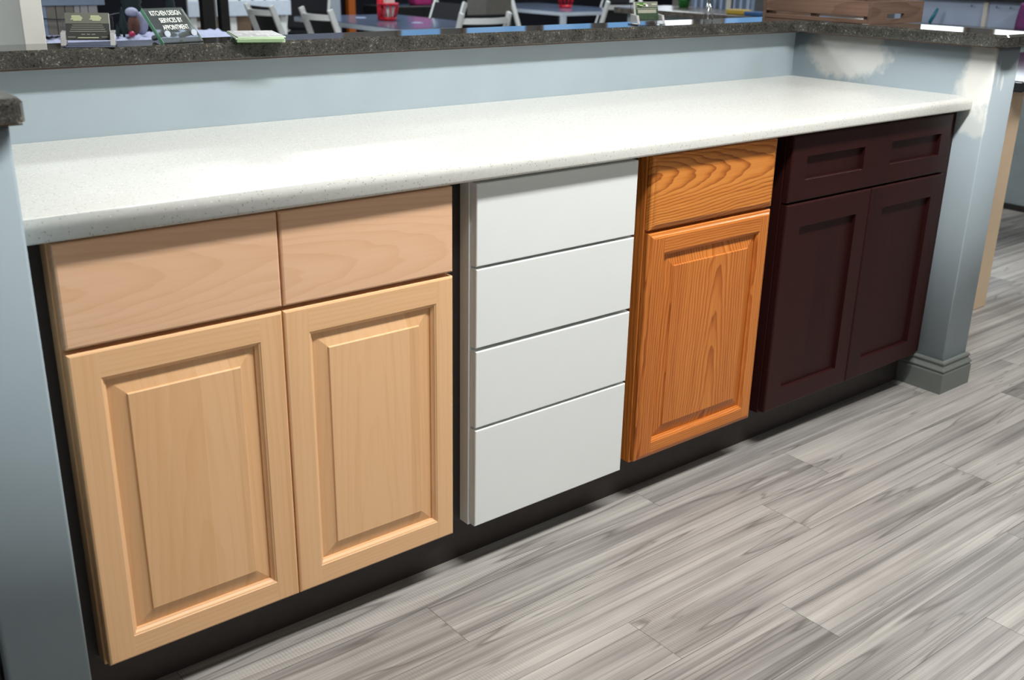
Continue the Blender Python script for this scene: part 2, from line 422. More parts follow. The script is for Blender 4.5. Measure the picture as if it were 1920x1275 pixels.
# ------------------------------------------------------------------ cabinets
def rect_loop(x0, x1, z0, z1, i, y): return [(x0 + i, y, z0 + i), (x1 - i, y, z0 + i), (x1 - i, y, z1 - i), (x0 + i, y, z1 - i)]
def ring(mb, A, B, mv, mh, smooth=False):
    a = [mb.bm.verts.new(p) for p in A]; b = [mb.bm.verts.new(p) for p in B]
    for k in range(4):
        mb.face([a[k], a[(k + 1) % 4], b[(k + 1) % 4], b[k]], mh if k in (0, 2) else mv, smooth)
EDGE_ROUND = [(0, DT), (0, .004), (.0012, .0014), (.004, 0)]
EDGE_OGEE = [(0, DT), (0, .0085), (.002, .006), (.007, .0045), (.0095, .002), (.0125, .0004), (.014, 0)]
def door_frame(mb, x0, x1, z0, z1, s, edge, inner, mv, mh, wins=None):
    """cope-and-stick frame: full-height stiles, rails between, moulded outer and inner edges.
    wins: list of openings (ox0, ox1, oz0, oz1) – default one opening inset by s (l, r, b, t)"""
    for (i0, y0), (i1, y1) in zip(edge, edge[1:]): ring(mb, rect_loop(x0, x1, z0, z1, i0, y0), rect_loop(x0, x1, z0, z1, i1, y1), mv, mh)
    mb.quad([(x0, DT, z0), (x0, DT, z1), (x1, DT, z1), (x1, DT, z0)], mv)
    e = edge[-1][0]
    if wins is None: wins = [(x0 + s[0], x1 - s[1], z0 + s[2], z1 - s[3])]
    def q(a, b, c, d, m):
        if b - a > 1e-6 and d - c > 1e-6: mb.quad([(a, 0, c), (b, 0, c), (b, 0, d), (a, 0, d)], m)
    X = [x0 + e] + [v for w in wins for v in (w[0], w[1])] + [x1 - e]
    for k in range(0, len(X), 2): q(X[k], X[k + 1], z0 + e, z1 - e, mv)
    for (a, b, c, d) in wins:
        q(a, b, z0 + e, c, mh); q(a, b, d, z1 - e, mh)
        for (i0, y0), (i1, y1) in zip(inner, inner[1:]): ring(mb, rect_loop(a, b, c, d, i0, y0), rect_loop(a, b, c, d, i1, y1), mv, mh)
    return wins
STICK = [(0, 0), (.0012, .0012), (.0035, .0022), (.0042, .0040), (.0065, .0065), (.0085, .0080), (.0088, .0125)]
def raised_panel(win, m):
    a, b, c, d = win; mb = MB()
    prof = [(.0086, .0125), (.0086, .0118), (.0375, .0052), (.0385, .0030), (.0395, .0022)]
    for (i0, y0), (i1, y1) in zip(prof, prof[1:]): ring(mb, rect_loop(a, b, c, d, i0, y0), rect_loop(a, b, c, d, i1, y1), m, m)
    mb.quad(rect_loop(a, b, c, d, prof[-1][0], prof[-1][1]), m)
    return mb
def carcass(root, x0, x1, mframe, mside, splits=()):
    """box behind the doors, face frame on the front"""
    mb = MB(); mb.box(x0 + .002, x1 - .002, YF + .019, .605, .112, .874, mside); mb.build('carcass', root)
    f = MB(); w = .03; y0, y1 = YF, YF + .030
    f.box(x0, x0 + w, y0, y1, .113, .872, mframe); f.box(x1 - w, x1, y0, y1, .113, .872, mframe)
    f.box(x0 + w, x1 - w, y0, y1, .113, .113 + w, mframe); f.box(x0 + w, x1 - w, y0, y1, .872 - w, .872, mframe)
    for z in splits: f.box(x0 + w, x1 - w, y0, y1, z - .016, z + .016, mframe)
    f.build('face_frame', root, bevel=.001)
def slab_front(root, name, x0, x1, z0, z1, m, edge, label=None):
    mb = MB()
    for (i0, y0), (i1, y1) in zip(edge, edge[1:]): ring(mb, rect_loop(x0, x1, z0, z1, i0, y0), rect_loop(x0, x1, z0, z1, i1, y1), m, m, False)
    mb.quad(rect_loop(x0, x1, z0, z1, edge[-1][0], 0), m)
    mb.quad([(x0, DT, z0), (x0, DT, z1), (x1, DT, z1), (x1, DT, z0)], m)
    return mb.build(name, root)
def panel_door(root, x0, x1, s, edge, mv, mh):
    mb = MB(); w = door_frame(mb, x0, x1, ZB, ZG0, s, edge, STICK, mv, mh)
    d = mb.build('door', root)
    raised_panel(w[0], mv).build('raised_panel', d)
    return d

# maple, two drawers over two raised-panel doors
mp = thing('base_cabinet', 'pale maple base cabinet with two drawers over two raised-panel doors', 'cabinet', (.53, .3, 0), group='sample base cabinets under the white counter')
carcass(mp, .1635, .8905, M['maple_v'], M['black_cab'], (.697,))
slab_front(mp, 'drawer', .1668, .5290, ZG1, ZT, M['maple_d'], EDGE_ROUND)
slab_front(mp, 'drawer', .5318, .8912, ZG1, ZT, M['maple_d'], EDGE_ROUND)
panel_door(mp, .1668, .5280, (.0459, .0440, .0425, .0463), EDGE_ROUND, M['maple_v'], M['maple_h'])
panel_door(mp, .5300, .8914, (.0474, .0405, .0425, .0480), EDGE_ROUND, M['maple_v'], M['maple_h'])
# white, four slab drawers
wc = thing('base_cabinet', 'white lacquered base cabinet with a stack of four flat drawer fronts', 'cabinet', (1.165, .3, 0), group='sample base cabinets under the white counter')
carcass(wc, .9440, 1.3850, M['white_lacquer'], M['black_cab'])
EDGE_SLAB = [(0, DT), (0, .0022), (.0008, .0006), (.0022, 0)]
for z0, z1 in ((.6985 + .0015, .866), (.5280, .6945), (.3500, .5205), (.1165, .3440)):
    slab_front(wc, 'drawer', .9478, 1.3848, z0, z1, M['white_lacquer'], EDGE_SLAB)
# oak, one drawer over one raised-panel door
ok = thing('base_cabinet', 'golden oak base cabinet with one drawer over one raised-panel door', 'cabinet', (1.65, .3, 0), group='sample base cabinets under the white counter')
carcass(ok, 1.4335, 1.8680, M['oak_v'], M['black_cab'], (.697,))
slab_front(ok, 'drawer', 1.4370, 1.8705, .6995, ZT, M['oak_d'], EDGE_OGEE)
panel_door(ok, 1.4370, 1.8705, (.0485, .0400, .0395, .0490), EDGE_OGEE, M['oak_v'], M['oak_h'])
# espresso shaker, one wide two-panel front over two doors
ec = thing('base_cabinet', 'dark espresso shaker base cabinet with recessed flat panels beside the right wall', 'cabinet', (2.3, .3, 0), group='sample base cabinets under the white counter')
carcass(ec, 1.9260, 2.6770, M['esp_v'], M['black_cab'], (.697,))
SHAK = [(0, 0), (.0004, .0004), (.0006, .0115)]
def shaker(root, name, x0, x1, z0, z1, wins, pname='flat_panel'):
    mb = MB(); w = door_frame(mb, x0, x1, z0, z1, None, EDGE_ROUND, SHAK, M['esp_v'], M['esp_h'], wins)
    d = mb.build(name, root)
    for (a, b, c, e) in w: MB().box(a - .001, b + .001, .0112, .0170, c - .001, e + .001, M['esp_v']).build(pname, d)
    return d
shaker(ec, 'drawer', 1.9289, 2.6733, .6990, ZT, [(1.9905, 2.2435, .7525, .8130), (2.3680, 2.6195, .7525, .8145)])
shaker(ec, 'door', 1.9289, 2.2990, ZB, .6935, [(1.9905, 2.2412, .1755, .6300)])
shaker(ec, 'door', 2.3018, 2.6733, ZB, .6935, [(2.3650, 2.6160, .1755, .6310)])

# black fillers between cabinets, toe kick
for x0, x1, lb, m in ((X_L + .0005, .1650, 'black filler strip between left wall and maple cabinet', 'black_board'),
                      (.8890, .9450, 'black filler strip between maple and white cabinets', 'black_board'),
                      (1.3840, 1.4345, 'black filler strip between white and oak cabinets', 'black_board'),
                      (1.8670, 1.9270, 'black filler strip between oak and espresso cabinets', 'black_board'),
                      (2.6760, X_R - .0005, 'dark brown filler strip between espresso cabinet and right wall', 'esp_v')):
    y = YF + .029 if m == 'black_board' else YF + .002
    tag(boxobj('filler_strip', (x0, x1, y, y + .012, .113, .874), M[m], bevel=.0005), lb, 'filler strip', 'filler strips beside the sample cabinets')
tag(boxobj('toe_kick', (X_L + .0005, X_R - .0005, .074, .090, .0005, .1125), M['toe']), 'dark toe kick board running along the floor beneath the cabinets', 'toe kick')
# dark cabinet standing left of the left wall end
lc = thing('base_cabinet', 'dark cabinet edge just showing left of the left wall end', 'cabinet', (-.2, .3, 0))
MB().box(-.55, -.004, -.035, .6, .10, .87, M['black_cab']).build('carcass', lc, bevel=.002)
MB().box(-.54, -.006, .03, .58, .0005, .10, M['toe']).build('plinth', lc)
# ------------------------------------------------------------------ more materials
M['white_wood'] = plain('white painted wood', (214, 216, 214), .4, var=.03)
M['black_sling'] = plain('black sling fabric', (18, 18, 24), .8, var=.3, scale=200)
M['white_metal'] = plain('pale painted metal', (190, 200, 212), .35)
M['table_glass'] = plain('blue grey speckled table glass', (88, 100, 124), .12, var=.25, scale=160)
M['red_plastic'] = plain('red plastic', (196, 18, 40), .35)
M['card_white'] = plain('white card', (226, 228, 222), .5, var=.02)
M['paper_green'] = plain('pale green paper edge', (196, 222, 184), .6, var=.04)
M['navy'] = plain('dark navy panel', (17, 19, 30), .25, var=.25, scale=4)
M['tan_wall'] = plain('grey tan wall paint', (128, 124, 120), .6, var=.04)
M['orange'] = plain('orange painted post', (190, 98, 28), .45)
M['grey_blue'] = plain('grey blue painted panel', (168, 182, 206), .35, var=.04, scale=6)
M['cab_grey'] = plain('pale grey blue cabinet panel', (150, 163, 166), .3, var=.06, scale=14)
M['tan_panel'] = plain('tan laminate panel', (205, 181, 152), .45, var=.03)
M['cream'] = plain('cream strip', (205, 200, 190), .5)
M['chrome'] = plain('brushed silver metal', (200, 204, 202), .22, metal=.85)
M['black_metal'] = plain('black painted metal', (9, 9, 11), .35, var=.2)
M['snow'] = plain('white fleece', (150, 154, 178), .95, var=.07, scale=60)
M['dark_green'] = plain('dark green bristle', (16, 34, 36), .9, var=.5, scale=240)
M['leaf'] = plain('green leaf', (40, 110, 48), .5, var=.3)
M['red_leaf'] = plain('red bract', (190, 22, 26), .5, var=.2)
M['tan_card'] = plain('tan cardboard', (146, 122, 102), .75, var=.08)
M['tan_grey'] = plain('grey tan panel', (104, 100, 92), .7, var=.06)
M['pale_grey'] = plain('pale grey panel', (140, 138, 138), .7, var=.05)
M['slate'] = plain('slate blue board', (112, 126, 146), .5, var=.05)
M['red_brown'] = plain('red brown cardboard', (112, 62, 48), .75, var=.08)
M['magenta'] = plain('magenta cloth', (150, 30, 96), .8, var=.15)
M['purple'] = plain('purple cloth', (98, 40, 96), .8, var=.2)
M['yellow'] = plain('mustard yellow', (178, 150, 50), .5, var=.08)
M['blue'] = plain('deep blue', (44, 84, 132), .4, var=.1)
M['brown_plush'] = plain('brown plush', (92, 62, 54), .95, var=.2, scale=120)
M['crate'] = wood('brown stained crate wood', (110, 88, 74), (92, 72, 60), (68, 50, 42), 'x', freq=80, pore=.2, board=.1, ringmix=.5, rough=.6, coat=0)
M['crate_y'] = wood('brown stained crate side wood', (118, 92, 76), (100, 76, 62), (74, 52, 42), 'y', freq=80, pore=.2, board=.1, ringmix=.5, rough=.6, coat=0)
M['acrylic'] = glass('clear acrylic')
M['acrylic_green'] = glass('green tinted acrylic', (.62, .72, .72, 1), ior=1.25); M['acrylic_green'].node_tree.nodes['Principled BSDF'].inputs['Transmission Weight'].default_value = .90  # slight diffuse share paints the haze of reflected ceiling lights into the plate
M['frosted'] = glass('milky acrylic'); M['frosted'].node_tree.nodes['Principled BSDF'].inputs['Transmission Weight'].default_value = .6
M['edge_green'] = plain('green acrylic edge', (120, 205, 168), .2, var=.05)
M['card_dark'] = plain('charcoal printed card', (62, 64, 62), .4, var=.06)
M['card_grey'] = plain('grey printed card', (112, 114, 104), .4, var=.06)
M['ink_pale'] = plain('pale yellow print', (200, 206, 164), .5)
M['ink_grey'] = plain('grey print', (142, 144, 128), .5)
M['print_green'] = plain('green print', (86, 150, 60), .5, var=.3, scale=90)
M['print_dgreen'] = plain('dark green print', (40, 62, 40), .5, var=.3, scale=90)
M['frost'] = plain('white engraved lettering', (238, 244, 238), .6)

def photo_print():
    g = NT('printed photo page'); o = g.obj(); x, y, z = g.xyz(o)
    br = g.n('ShaderNodeTexBrick'); g.link(o, br.inputs['Vector']); br.inputs['Scale'].default_value = 14
    br.inputs['Color1'].default_value = lin((206, 206, 200)); br.inputs['Color2'].default_value = lin((120, 116, 122)); br.inputs['Mortar'].default_value = lin((228, 230, 224))
    br.inputs['Mortar Size'].default_value = .03; br.inputs['Row Height'].default_value = .6
    n = g.noise(o, 60, 3, .7)
    g.base(g.mix(.4, br.outputs['Color'], g.ramp(n, [(.35, lin((70, 66, 72))), (.6, lin((210, 208, 204)))]))); g.set(Roughness=.3)
    return g.m
M['photo_page'] = photo_print()

# ------------------------------------------------------------------ things on the bar top
ZI = BAR1 + .0004
def card_holder(loc, rz, label, cardlabel, green=False):
    t = thing('card_holder', label, 'card holder', loc, rz, 'clear card holders on the bar top')
    lean = Matrix.Translation((0, .004, .006)) @ Matrix.Rotation(math.radians(-12), 4, 'X')
    w = .050
    mb = MB(); mb.box(-w, w, -.020, .030, 0, .0025, M['acrylic']); local_part(mb, 'base', t, bevel=.0006)
    mb = MB(); mb.box(-w + .003, w - .003, .0085, .0105, -.002, .052, M['acrylic'], lean); local_part(mb, 'back_plate', t)
    for sx in (-1, 1):
        mb = MB(); x = sx * (w - .0045)
        poly = [(-.018, .0026), (.016, .0026), (.020, .030), (-.010, .026)]
        a = [[(x - .0045, y, z) for y, z in poly], [(x + .0045, y, z) for y, z in poly]]
        mb.loops(a, M['frosted'], True, True, True, False); local_part(mb, 'side_cheek', t, bevel=.001)
    c = thing('business_cards', cardlabel, 'cards', (loc[0], loc[1], loc[2] + .0030), rz, 'card stacks in the clear holders')
    base = M['print_dgreen'] if green else M['card_dark']
    cw = .0405 if not green else .040
    mb = MB(); mb.box(-cw, cw, -.002, .0078, .0035, .0545, M['card_white'], lean); local_part(mb, 'stack', c)
    mb = MB(); mb.box(-cw, cw, -.0024, -.0021, .0035, .0545, base, lean); local_part(mb, 'top_card', c)
    mk = MB()
    def st(x0, x1, z0, z1, m): mk.box(x0, x1, -.0028, -.0025, z0, z1, m, lean)
    if not green:
        st(-cw, cw, .034, .0545, M['card_grey'])
        for cx in (-.019, .016):
            for i, (dx, hw) in enumerate(((.001, .0075), (-.001, .0105), (.001, .0100), (0, .0095), (-.001, .008))):
                mk.box(cx + dx - hw, cx + dx + hw, -.0031, -.0029, .0395 + i * .0021, .0411 + i * .0021, M['ink_pale'], lean)
        for i in range(4): st(-.034 + .002 * i, .034 - .002 * i, .0185 + i * .004, .0197 + i * .004, M['ink_grey'])
        for a, b in ((-.013, -.006), (-.003, .003), (.006, .013)): st(a, b, .0125, .0142, M['ink_grey'])
        st(-.038, -.024, .0075, .009, M['ink_grey']); st(.024, .038, .0075, .009, M['ink_grey']); st(-.02, .019, .0062, .0078, M['ink_pale'])
    else:
        st(-cw, cw, .0385, .0545, M['card_grey']); st(-.037, -.006, .041, .0515, M['print_green']); st(-.034, -.018, .039, .044, M['print_dgreen'])
        for a, b, z in ((-.036, -.026, .046), (-.026, -.014, .043), (-.012, .0, .047), (.018, .036, .046)): mk.box(a, b, -.0031, -.0029, z, z + .002, M['ink_pale'], lean)
        mk.box(-.003, .004, -.0031, -.0029, .041, .046, M['card_white'], lean)
        st(-.033, .033, .0225, .032, M['ink_grey']); st(-.037, .037, .034, .0358, M['ink_grey'])
    local_part(mk, 'print', c)
card_holder((.448, .612, ZI), math.radians(-24), 'clear acrylic card holder at the left end of the bar top', 'charcoal business cards with pale print in the left card holder')
card_holder((2.035, .628, ZI), math.radians(-8), 'clear acrylic card holder toward the right end of the bar top', 'green printed cards in the right card holder', True)

# leaning acrylic sign with engraved lettering
sg = thing('tabletop_sign', 'clear green-edged acrylic sign about kitchen design on two stand-off pegs', 'sign', (.644, .612, ZI), math.radians(12))
th = math.radians(-47)
lean = Matrix.Translation((0, .003, .001)) @ Matrix.Rotation(th, 4, 'X')
W2, LS = .0480, .096
mb = MB(); mb.box(-W2, W2, 0, .009, .0, LS, M['acrylic_green'], lean); local_part(mb, 'plate', sg, bevel=.0006)
mb = MB(); e = .0006
mb.box(-W2 - e, -W2, 0, .009, 0, LS, M['edge_green'], lean); local_part(mb, 'left_edge', sg)['label'] = 'bright green plate edge'
def fit_text(txt, w, h):
    cu = bpy.data.curves.new('txt', 'FONT'); cu.body = txt; cu.align_x = 'CENTER'; cu.extrude = .02; cu.offset = .014
    ob = bpy.data.objects.new('txt', cu); COL.objects.link(ob)
    dg = bpy.context.evaluated_depsgraph_get(); me = bpy.data.meshes.new_from_object(ob.evaluated_get(dg))
    bpy.data.objects.remove(ob)
    xs = [v.co.x for v in me.vertices]; ys = [v.co.y for v in me.vertices]
    sx = w / (max(xs) - min(xs)); sy = h / (max(ys) - min(ys)); cx = (max(xs) + min(xs)) / 2; y0 = min(ys)
    for v in me.vertices: v.co = Vector(((v.co.x - cx) * sx, -.0004 - v.co.z * .01, (v.co.y - y0) * sy))
    return me
for txt, w, z, dx in (('KITCHEN DESIGN', .072, .0745, -.001), ('SERVICES BY', .054, .0545, .002), ('APPOINTMENT', .062, .0350, .003)):
    me = fit_text(txt, w, .0130)
    me.transform(lean @ Matrix.Translation((dx, 0, z))); me.materials.append(M['frost'])
    o = bpy.data.objects.new('lettering', me); COL.objects.link(o); o.parent = sg
for x in (-.030, .034):
    a = lean @ Vector((x, -.004, .021)); d = Vector((0, .052, .0065 - a.z)).normalized(); e = Vector((x, a.y + .052, .0065))
    mb = MB(); mb.tube([a - d * .001, a + d * .0035], .0068, M['white_metal'], 14); mb.tube([a + d * .0142, e], .0056, M['white_metal'], 14)
    mb.tube([a + d * .003, a + d * .0145], .003, M['chrome'], 10); local_part(mb, 'peg', sg)

# brochures
rb = random.Random(5)
for k in range(5):
    o = MB().box(-.050, .050, -.088, .088, 0, .0022, M['paper_green']).box(-.0495, .0495, -.0875, .0875, .0022, .0024, M['photo_page']).build('brochure', None, bevel=0, center=True)
    o.location = (.820 - .003 * k + rb.uniform(-.004, .002), .632 - .002 * k + rb.uniform(-.003, .003), ZI + .0013 + k * .00255); o.rotation_euler = (0, 0, math.radians(-17 + (k - 4) * 1.2))
    tag(o, ['printed brochure at the very bottom of the stack on the bar top', 'printed brochure second from the bottom of the bar-top stack', 'printed brochure in the middle of the bar-top stack', 'printed brochure second from the top of the bar-top stack', 'topmost brochure with photo panels on the bar-top stack'][k], 'brochure', 'stack of brochures on the bar top')

# slender silver stand
st = thing('tabletop_stand', 'slender silver stand with splayed legs on the bar top near the corner', 'stand', (2.362, .688, ZI))
mb = MB(); mb.tube([(0, 0, .052), (-.002, 0, .075), (.004, 0, .105)], [.0045, .007, .0035], M['chrome'], 10); local_part(mb, 'stem', st)
for dx, dy in ((-.014, -.012), (.016, -.006), (.002, .018)):
    mb = MB(); mb.tube([(0, 0, .055), (dx * .6, dy * .6, .03), (dx, dy, .002)], [.0035, .0024, .002], M['chrome'], 8); local_part(mb, 'leg', st)

# shallow crate on the right arm
cr = thing('wooden_crate', 'shallow brown wooden crate with slotted side standing on the right bar arm', 'crate', (2.865, .57, ZI))
cx0, cx1, cy0, cy1, cz0, cz1 = 2.720, 3.010, .345, .760, ZI, 1.158
for x0, x1 in ((cx0, cx0 + .010), (cx1 - .010, cx1)):
    boxobj('lower_slat', (x0, x1, cy0 + .0125, cy1 - .0125, cz0, 1.1045 if x0 == cx0 else 1.096), M['crate_y'], cr, .001)
    boxobj('upper_slat', (x0, x1, cy0 + .0125, cy1 - .0125, 1.1140, cz1), M['crate_y'], cr, .001)
for y0, y1 in ((cy0, cy0 + .012), (cy1 - .012, cy1)):
    mb = MB(); hx0, hx1, hz0, hz1 = cx0 + .086, cx0 + .182, 1.106, 1.121
    mb.box(cx0, hx0, y0, y1, cz0, cz1, M['crate']); mb.box(hx1, cx1, y0, y1, cz0, cz1, M['crate']); mb.box(hx0, hx1, y0, y1, cz0, hz0, M['crate']); mb.box(hx0, hx1, y0, y1, hz1, cz1, M['crate'])
    mb.build('end_panel', cr)
for x in (cx0 + .011, cx1 - .031):
    for y in (cy0 + .0125, cy0 + .21, cy1 - .0325): boxobj('corner_batten', (x, x + .020, y, y + .020, cz0 + .002, cz1 - .004), M['crate'], cr)

# white post behind the bar at the left
struct(boxobj('trim_1', (.362, .4045, .742, 1.25, 0, 2.70), plain('off white post paint', (212, 213, 206), .5, var=.02), None, .002))

# ------------------------------------------------------------------ counters beyond the right wall
bt = thing('breakfast_bar', 'black granite bar on a tan end panel right of the right wall', 'counter', (4.2, .6, 0))
boxobj('end_panel', (3.60, 3.692, .292, .80, .001, .845), M['tan_panel'], bt, .002)
boxobj('top', (3.53, 5.0, .225, .86, .8455, .885), M['black_granite'], bt, .006, 3)
boxobj('support_panel', (4.90, 4.99, .24, .50, .001, .845), M['tan_panel'], bt, .002)

isl = thing('island_counter', 'granite-topped island with grey sides and a raised back ledge across the room', 'counter', (5.75, 2.4, 0))
boxobj('base', (5.455, 5.99, .60, 4.15, .001, .873), M['cab_grey'], isl, .003)
boxobj('base_trim', (5.435, 5.4545, .60, 4.15, .001, .03), M['black_cab'], isl)
MB().prism(rounded([(5.40, .55), (5.995, .55), (5.995, 4.27), (5.40, 4.27)], [.02, .02, .03, .05]), .8735, .914, M['granite2']).build('top', isl, bevel=.006)
boxobj('raised_back', (6.0, 6.12, .60, 2.30, .001, 1.06), M['grey_blue'], isl)
boxobj('ledge', (5.95, 6.2, .58, 2.34, 1.0605, 1.095), M['black_granite'], isl, .006)
boxobj('upright_strip', (5.985, 5.9995, 1.69, 1.715, .9145, 1.055), M['cream'], isl)
for i, y in enumerate((1.80, 1.645, 1.56)): 
    MB().tube([(5.999, y, 1.03), (5.985, y - .008, 1.025), (5.978, y - .014, 1.035)], .003, M['slate'], 6).build('hook', isl)
tag(MB().tube([(5.93, 2.015, .918), (5.945, 2.0, .965), (5.952, 1.985, 1.005)], [.010, .012, .007], plain('teal plastic', (30, 120, 140), .3), 8).build('brush'), 'teal brush leaning on the raised back of the island', 'brush')
def cloth():
    mb = MB(); L = []
    for i in range(9):
        z = .9155 + i * .018; w = .25 - .10 * (i / 8) ** 1.5
        L.append([(5.93 - .02 * math.sin(k * 1.3 + i * .3) - .03 * (1 - i / 8), 1.36 - w * k / 10 + .10, z) for k in range(11)])
    mb.loops(L, M['purple'], False); o = mb.build('folded_cloth'); s = o.modifiers.new('thickness', 'SOLIDIFY'); s.thickness = .006
    tag(o, 'purple cloth draped on the island at the right edge of view', 'cloth')
cloth()
tag(boxobj('island_block', (5.50, 5.60, 3.12, 3.26, .9145, .945), M['yellow'], None, .006), 'small mustard yellow box lying on the island top', 'box')
tag(boxobj('island_block', (5.44, 5.53, 2.93, 3.06, .9145, .942), M['blue'], None, .006), 'small deep blue block standing in for a reflection on the island top', 'box')  # added block takes the place of a blue reflection
pl = thing('potted_poinsettia', 'potted poinsettia with red bracts standing at the far end of the island', 'plant', (5.86, 3.97, .9145))
local_part(MB().lathe([(.035, 0), (.045, .05), (.048, .06), (.044, .06), (.040, .05)], M['leaf'], 16), 'pot', pl)
rp = random.Random(11)
for m, nm, n, z0, r in ((M['leaf'], 'foliage', 34, .06, .12), (M['red_leaf'], 'bracts', 18, .13, .08)):
    mb = MB()
    for k in range(n):
        a = rp.uniform(0, 2 * PI); el = rp.uniform(-.2, .6); L = r * rp.uniform(.6, 1.1); z = z0 + rp.uniform(-.01, .06)
        d = Vector((math.cos(a) * math.cos(el), math.sin(a) * math.cos(el), math.sin(el))); s = d.cross(Vector((0, 0, 1))).normalized() * L * .28
        p = Vector((0, 0, z)); mb.quad([p, p + d * L * .5 + s, p + d * L, p + d * L * .5 - s], m)
    if nm == 'foliage':
        mb.tube([(0, 0, .03), (0, 0, .13)], .006, M['leaf'], 6)
    local_part(mb, nm, pl, normals=False)
sc = thing('room_divider', 'grey blue ribbed room divider with one white rib behind the island', 'room divider', (6.27, 3.93, 0))
mb = MB(); mb.box(6.25, 6.29, 3.655, 4.25, .001, 1.25, M['slate'])
for k in range(9): mb.box(6.238, 6.25, 3.67 + k * .064, 3.69 + k * .064, .001, 1.25, M['grey_blue'])
mb.build('panel', sc)
boxobj('white_rib', (6.225, 6.2375, 3.83, 3.875, .001, 1.25), M['cream'], sc)
tag(boxobj('cardboard_box', (6.26, 6.6, 4.262, 4.46, .001, 1.1), M['tan_grey'], None, .004), 'tall grey tan carton standing left of the ribbed room divider', 'box')

# ------------------------------------------------------------------ tables, chairs, baskets
def table(x0, x1, y0, y1, label):
    t = thing('dining_table', label, 'table', ((x0 + x1) / 2, (y0 + y1) / 2, 0), 0, 'glass-topped tables in the room beyond')
    mb = MB(); w = .035
    mb.box(x0, x1, y0, y0 + w, .705, .738, M['white_metal']); mb.box(x0, x1, y1 - w, y1, .705, .738, M['white_metal'])
    mb.box(x0, x0 + w, y0 + w, y1 - w, .705, .738, M['white_metal']); mb.box(x1 - w, x1, y0 + w, y1 - w, .705, .738, M['white_metal']); mb.build('frame', t)
    boxobj('glass_top', (x0 + .004, x1 - .004, y0 + .004, y1 - .004, .7385, .744), M['table_glass'], t, .001)
    for x in (x0 + .002, x1 - .047):
        for y in (y0 + .002, y1 - .46): boxobj('leg', (x, x + .045, y, y + .045, .001, .7045), M['white_metal'], t)
table(4.02, 4.98, 5.0, 6.62, 'glass-topped white table with a red basket, nearest beyond the bar')
table(6.75, 7.75, 6.33, 7.9, 'glass-topped white table farther back, with its own red basket')

def make_chair(name, label):
    t = thing(name, label, 'chair', (0, 0, 0), 0, 'white folding chairs with black slings')
    wx = .222; top = Vector((0, -.30, .853)); foot = Vector((0, .02, .012))
    def on(z): k = (z - foot.z) / (top.z - foot.z); return foot.lerp(top, k)
    for s in (-1, 1):
        o = Vector((s * wx, 0, 0))
        local_part(MB().bar(top + o, foot + o, .042, .026, M['white_wood'], (0, 1, 0)), 'post', t, bevel=.003)
    for s in (-1, 1):
        o = Vector((s * (wx - .03), 0, 0))
        local_part(MB().bar(Vector((0, .22, .44)) + o, Vector((0, -.26, .012)) + o, .036, .022, M['white_wood'], (0, 1, 0)), 'leg', t, bevel=.003)
        local_part(MB().bar(Vector((0, .24, .455)) + o, Vector((0, -.17, .455)) + o, .036, .022, M['white_wood'], (0, 0, 1)), 'seat_rail', t, bevel=.003)
    for z, nm in ((.795, 'top_rail'), (.52, 'lower_rail')):
        L = []
        for k in range(13):
            u = -1 + 2 * k / 12; p = on(z) + Vector((u * (wx - .013), -.004 - .070 * (1 - u * u), 0))
            L.append([p + Vector((0, a, b)) for a, b in ((-.009, -.021), (.009, -.021), (.009, .021), (-.009, .021))])
        local_part(MB().loops(L, M['white_wood'], True, True, True, False), nm, t)
    L = []
    for z in (.50, .56, .64, .72, .80, .838):
        p = on(z); L.append([p + Vector(((-1 + 2 * k / 10) * (wx - .014), .010 - .018 * (1 - (-1 + k / 5) ** 2) + .010, 0)) for k in range(11)])
    local_part(MB().loops(L, M['black_sling'], False), 'back_sling', t, normals=False)
    L = []
    for k in range(9):
        y = .23 - .40 * k / 8; L.append([(x, y, .470 - .02 * math.sin(PI * k / 8)) for x in (-wx + .035, 0, wx - .035)])
    local_part(MB().loops(L, M['black_sling'], False), 'seat_sling', t, normals=False)
    return t
chair0 = make_chair('folding_chair', '')
spots = [(3.75 + .30, 5.755, -PI / 2, 'white folding chair at the left side of the nearest table, second from the left'),
         (3.62 + .30, 6.44, -PI / 2, 'leftmost white folding chair, in front of the picket fence'),
         (4.678, 4.85 + .30, 0, 'white folding chair seen from behind at the near end of the nearest table'),
         (5.50 - .30, 6.45, PI / 2, 'black sling chair facing the camera across the nearest table'),
         (6.50 + .30, 7.05, -PI / 2, 'white folding chair at the left side of the farther table'),
         (7.25, 6.02 + .28, 0, 'white folding chair at the near end of the farther table'),
         (5.06, 8.45, math.radians(135), 'black sling chair standing alone against the dark far wall'),
         (8.05, 7.2, PI / 2, 'white folding chair on the right side of the farther table')]
for k, (x, y, rz, lb) in enumerate(spots):
    o = chair0 if k == 0 else copy_tree(chair0)
    o.location = (x, y, 0); o.rotation_euler = (0, 0, rz); o['label'] = lb

def basket(loc, label):
    t = thing('basket', label, 'basket', loc, 0, 'red openwork baskets on the tables')
    r0, r1, h = .066, .084, .135
    local_part(MB().lathe([(r0, 0), (r0 + .003, .03), (r0 - .001, .03), (r0 - .003, .004)], M['red_plastic'], 22), 'base', t)
    local_part(MB().lathe([(r1 - .004, h - .02), (r1, h - .02), (r1 + .003, h), (r1 - .003, h)], M['red_plastic'], 22), 'rim', t)
    mb = MB()
    for k in range(22):
        a = 2 * PI * k / 22; b = a + .12 * (1 if k % 2 else -1)
        mb.tube([(r0 * math.cos(a), r0 * math.sin(a), .028), (r1 * math.cos(b), r1 * math.sin(b), h - .018)], .0042, M['red_plastic'], 6)
    local_part(mb, 'lattice', t)
basket((4.46, 5.86, .7442), 'red openwork basket of supplies on the nearest glass table')
basket((7.30, 6.92, .7442), 'red openwork basket on the farther glass table')
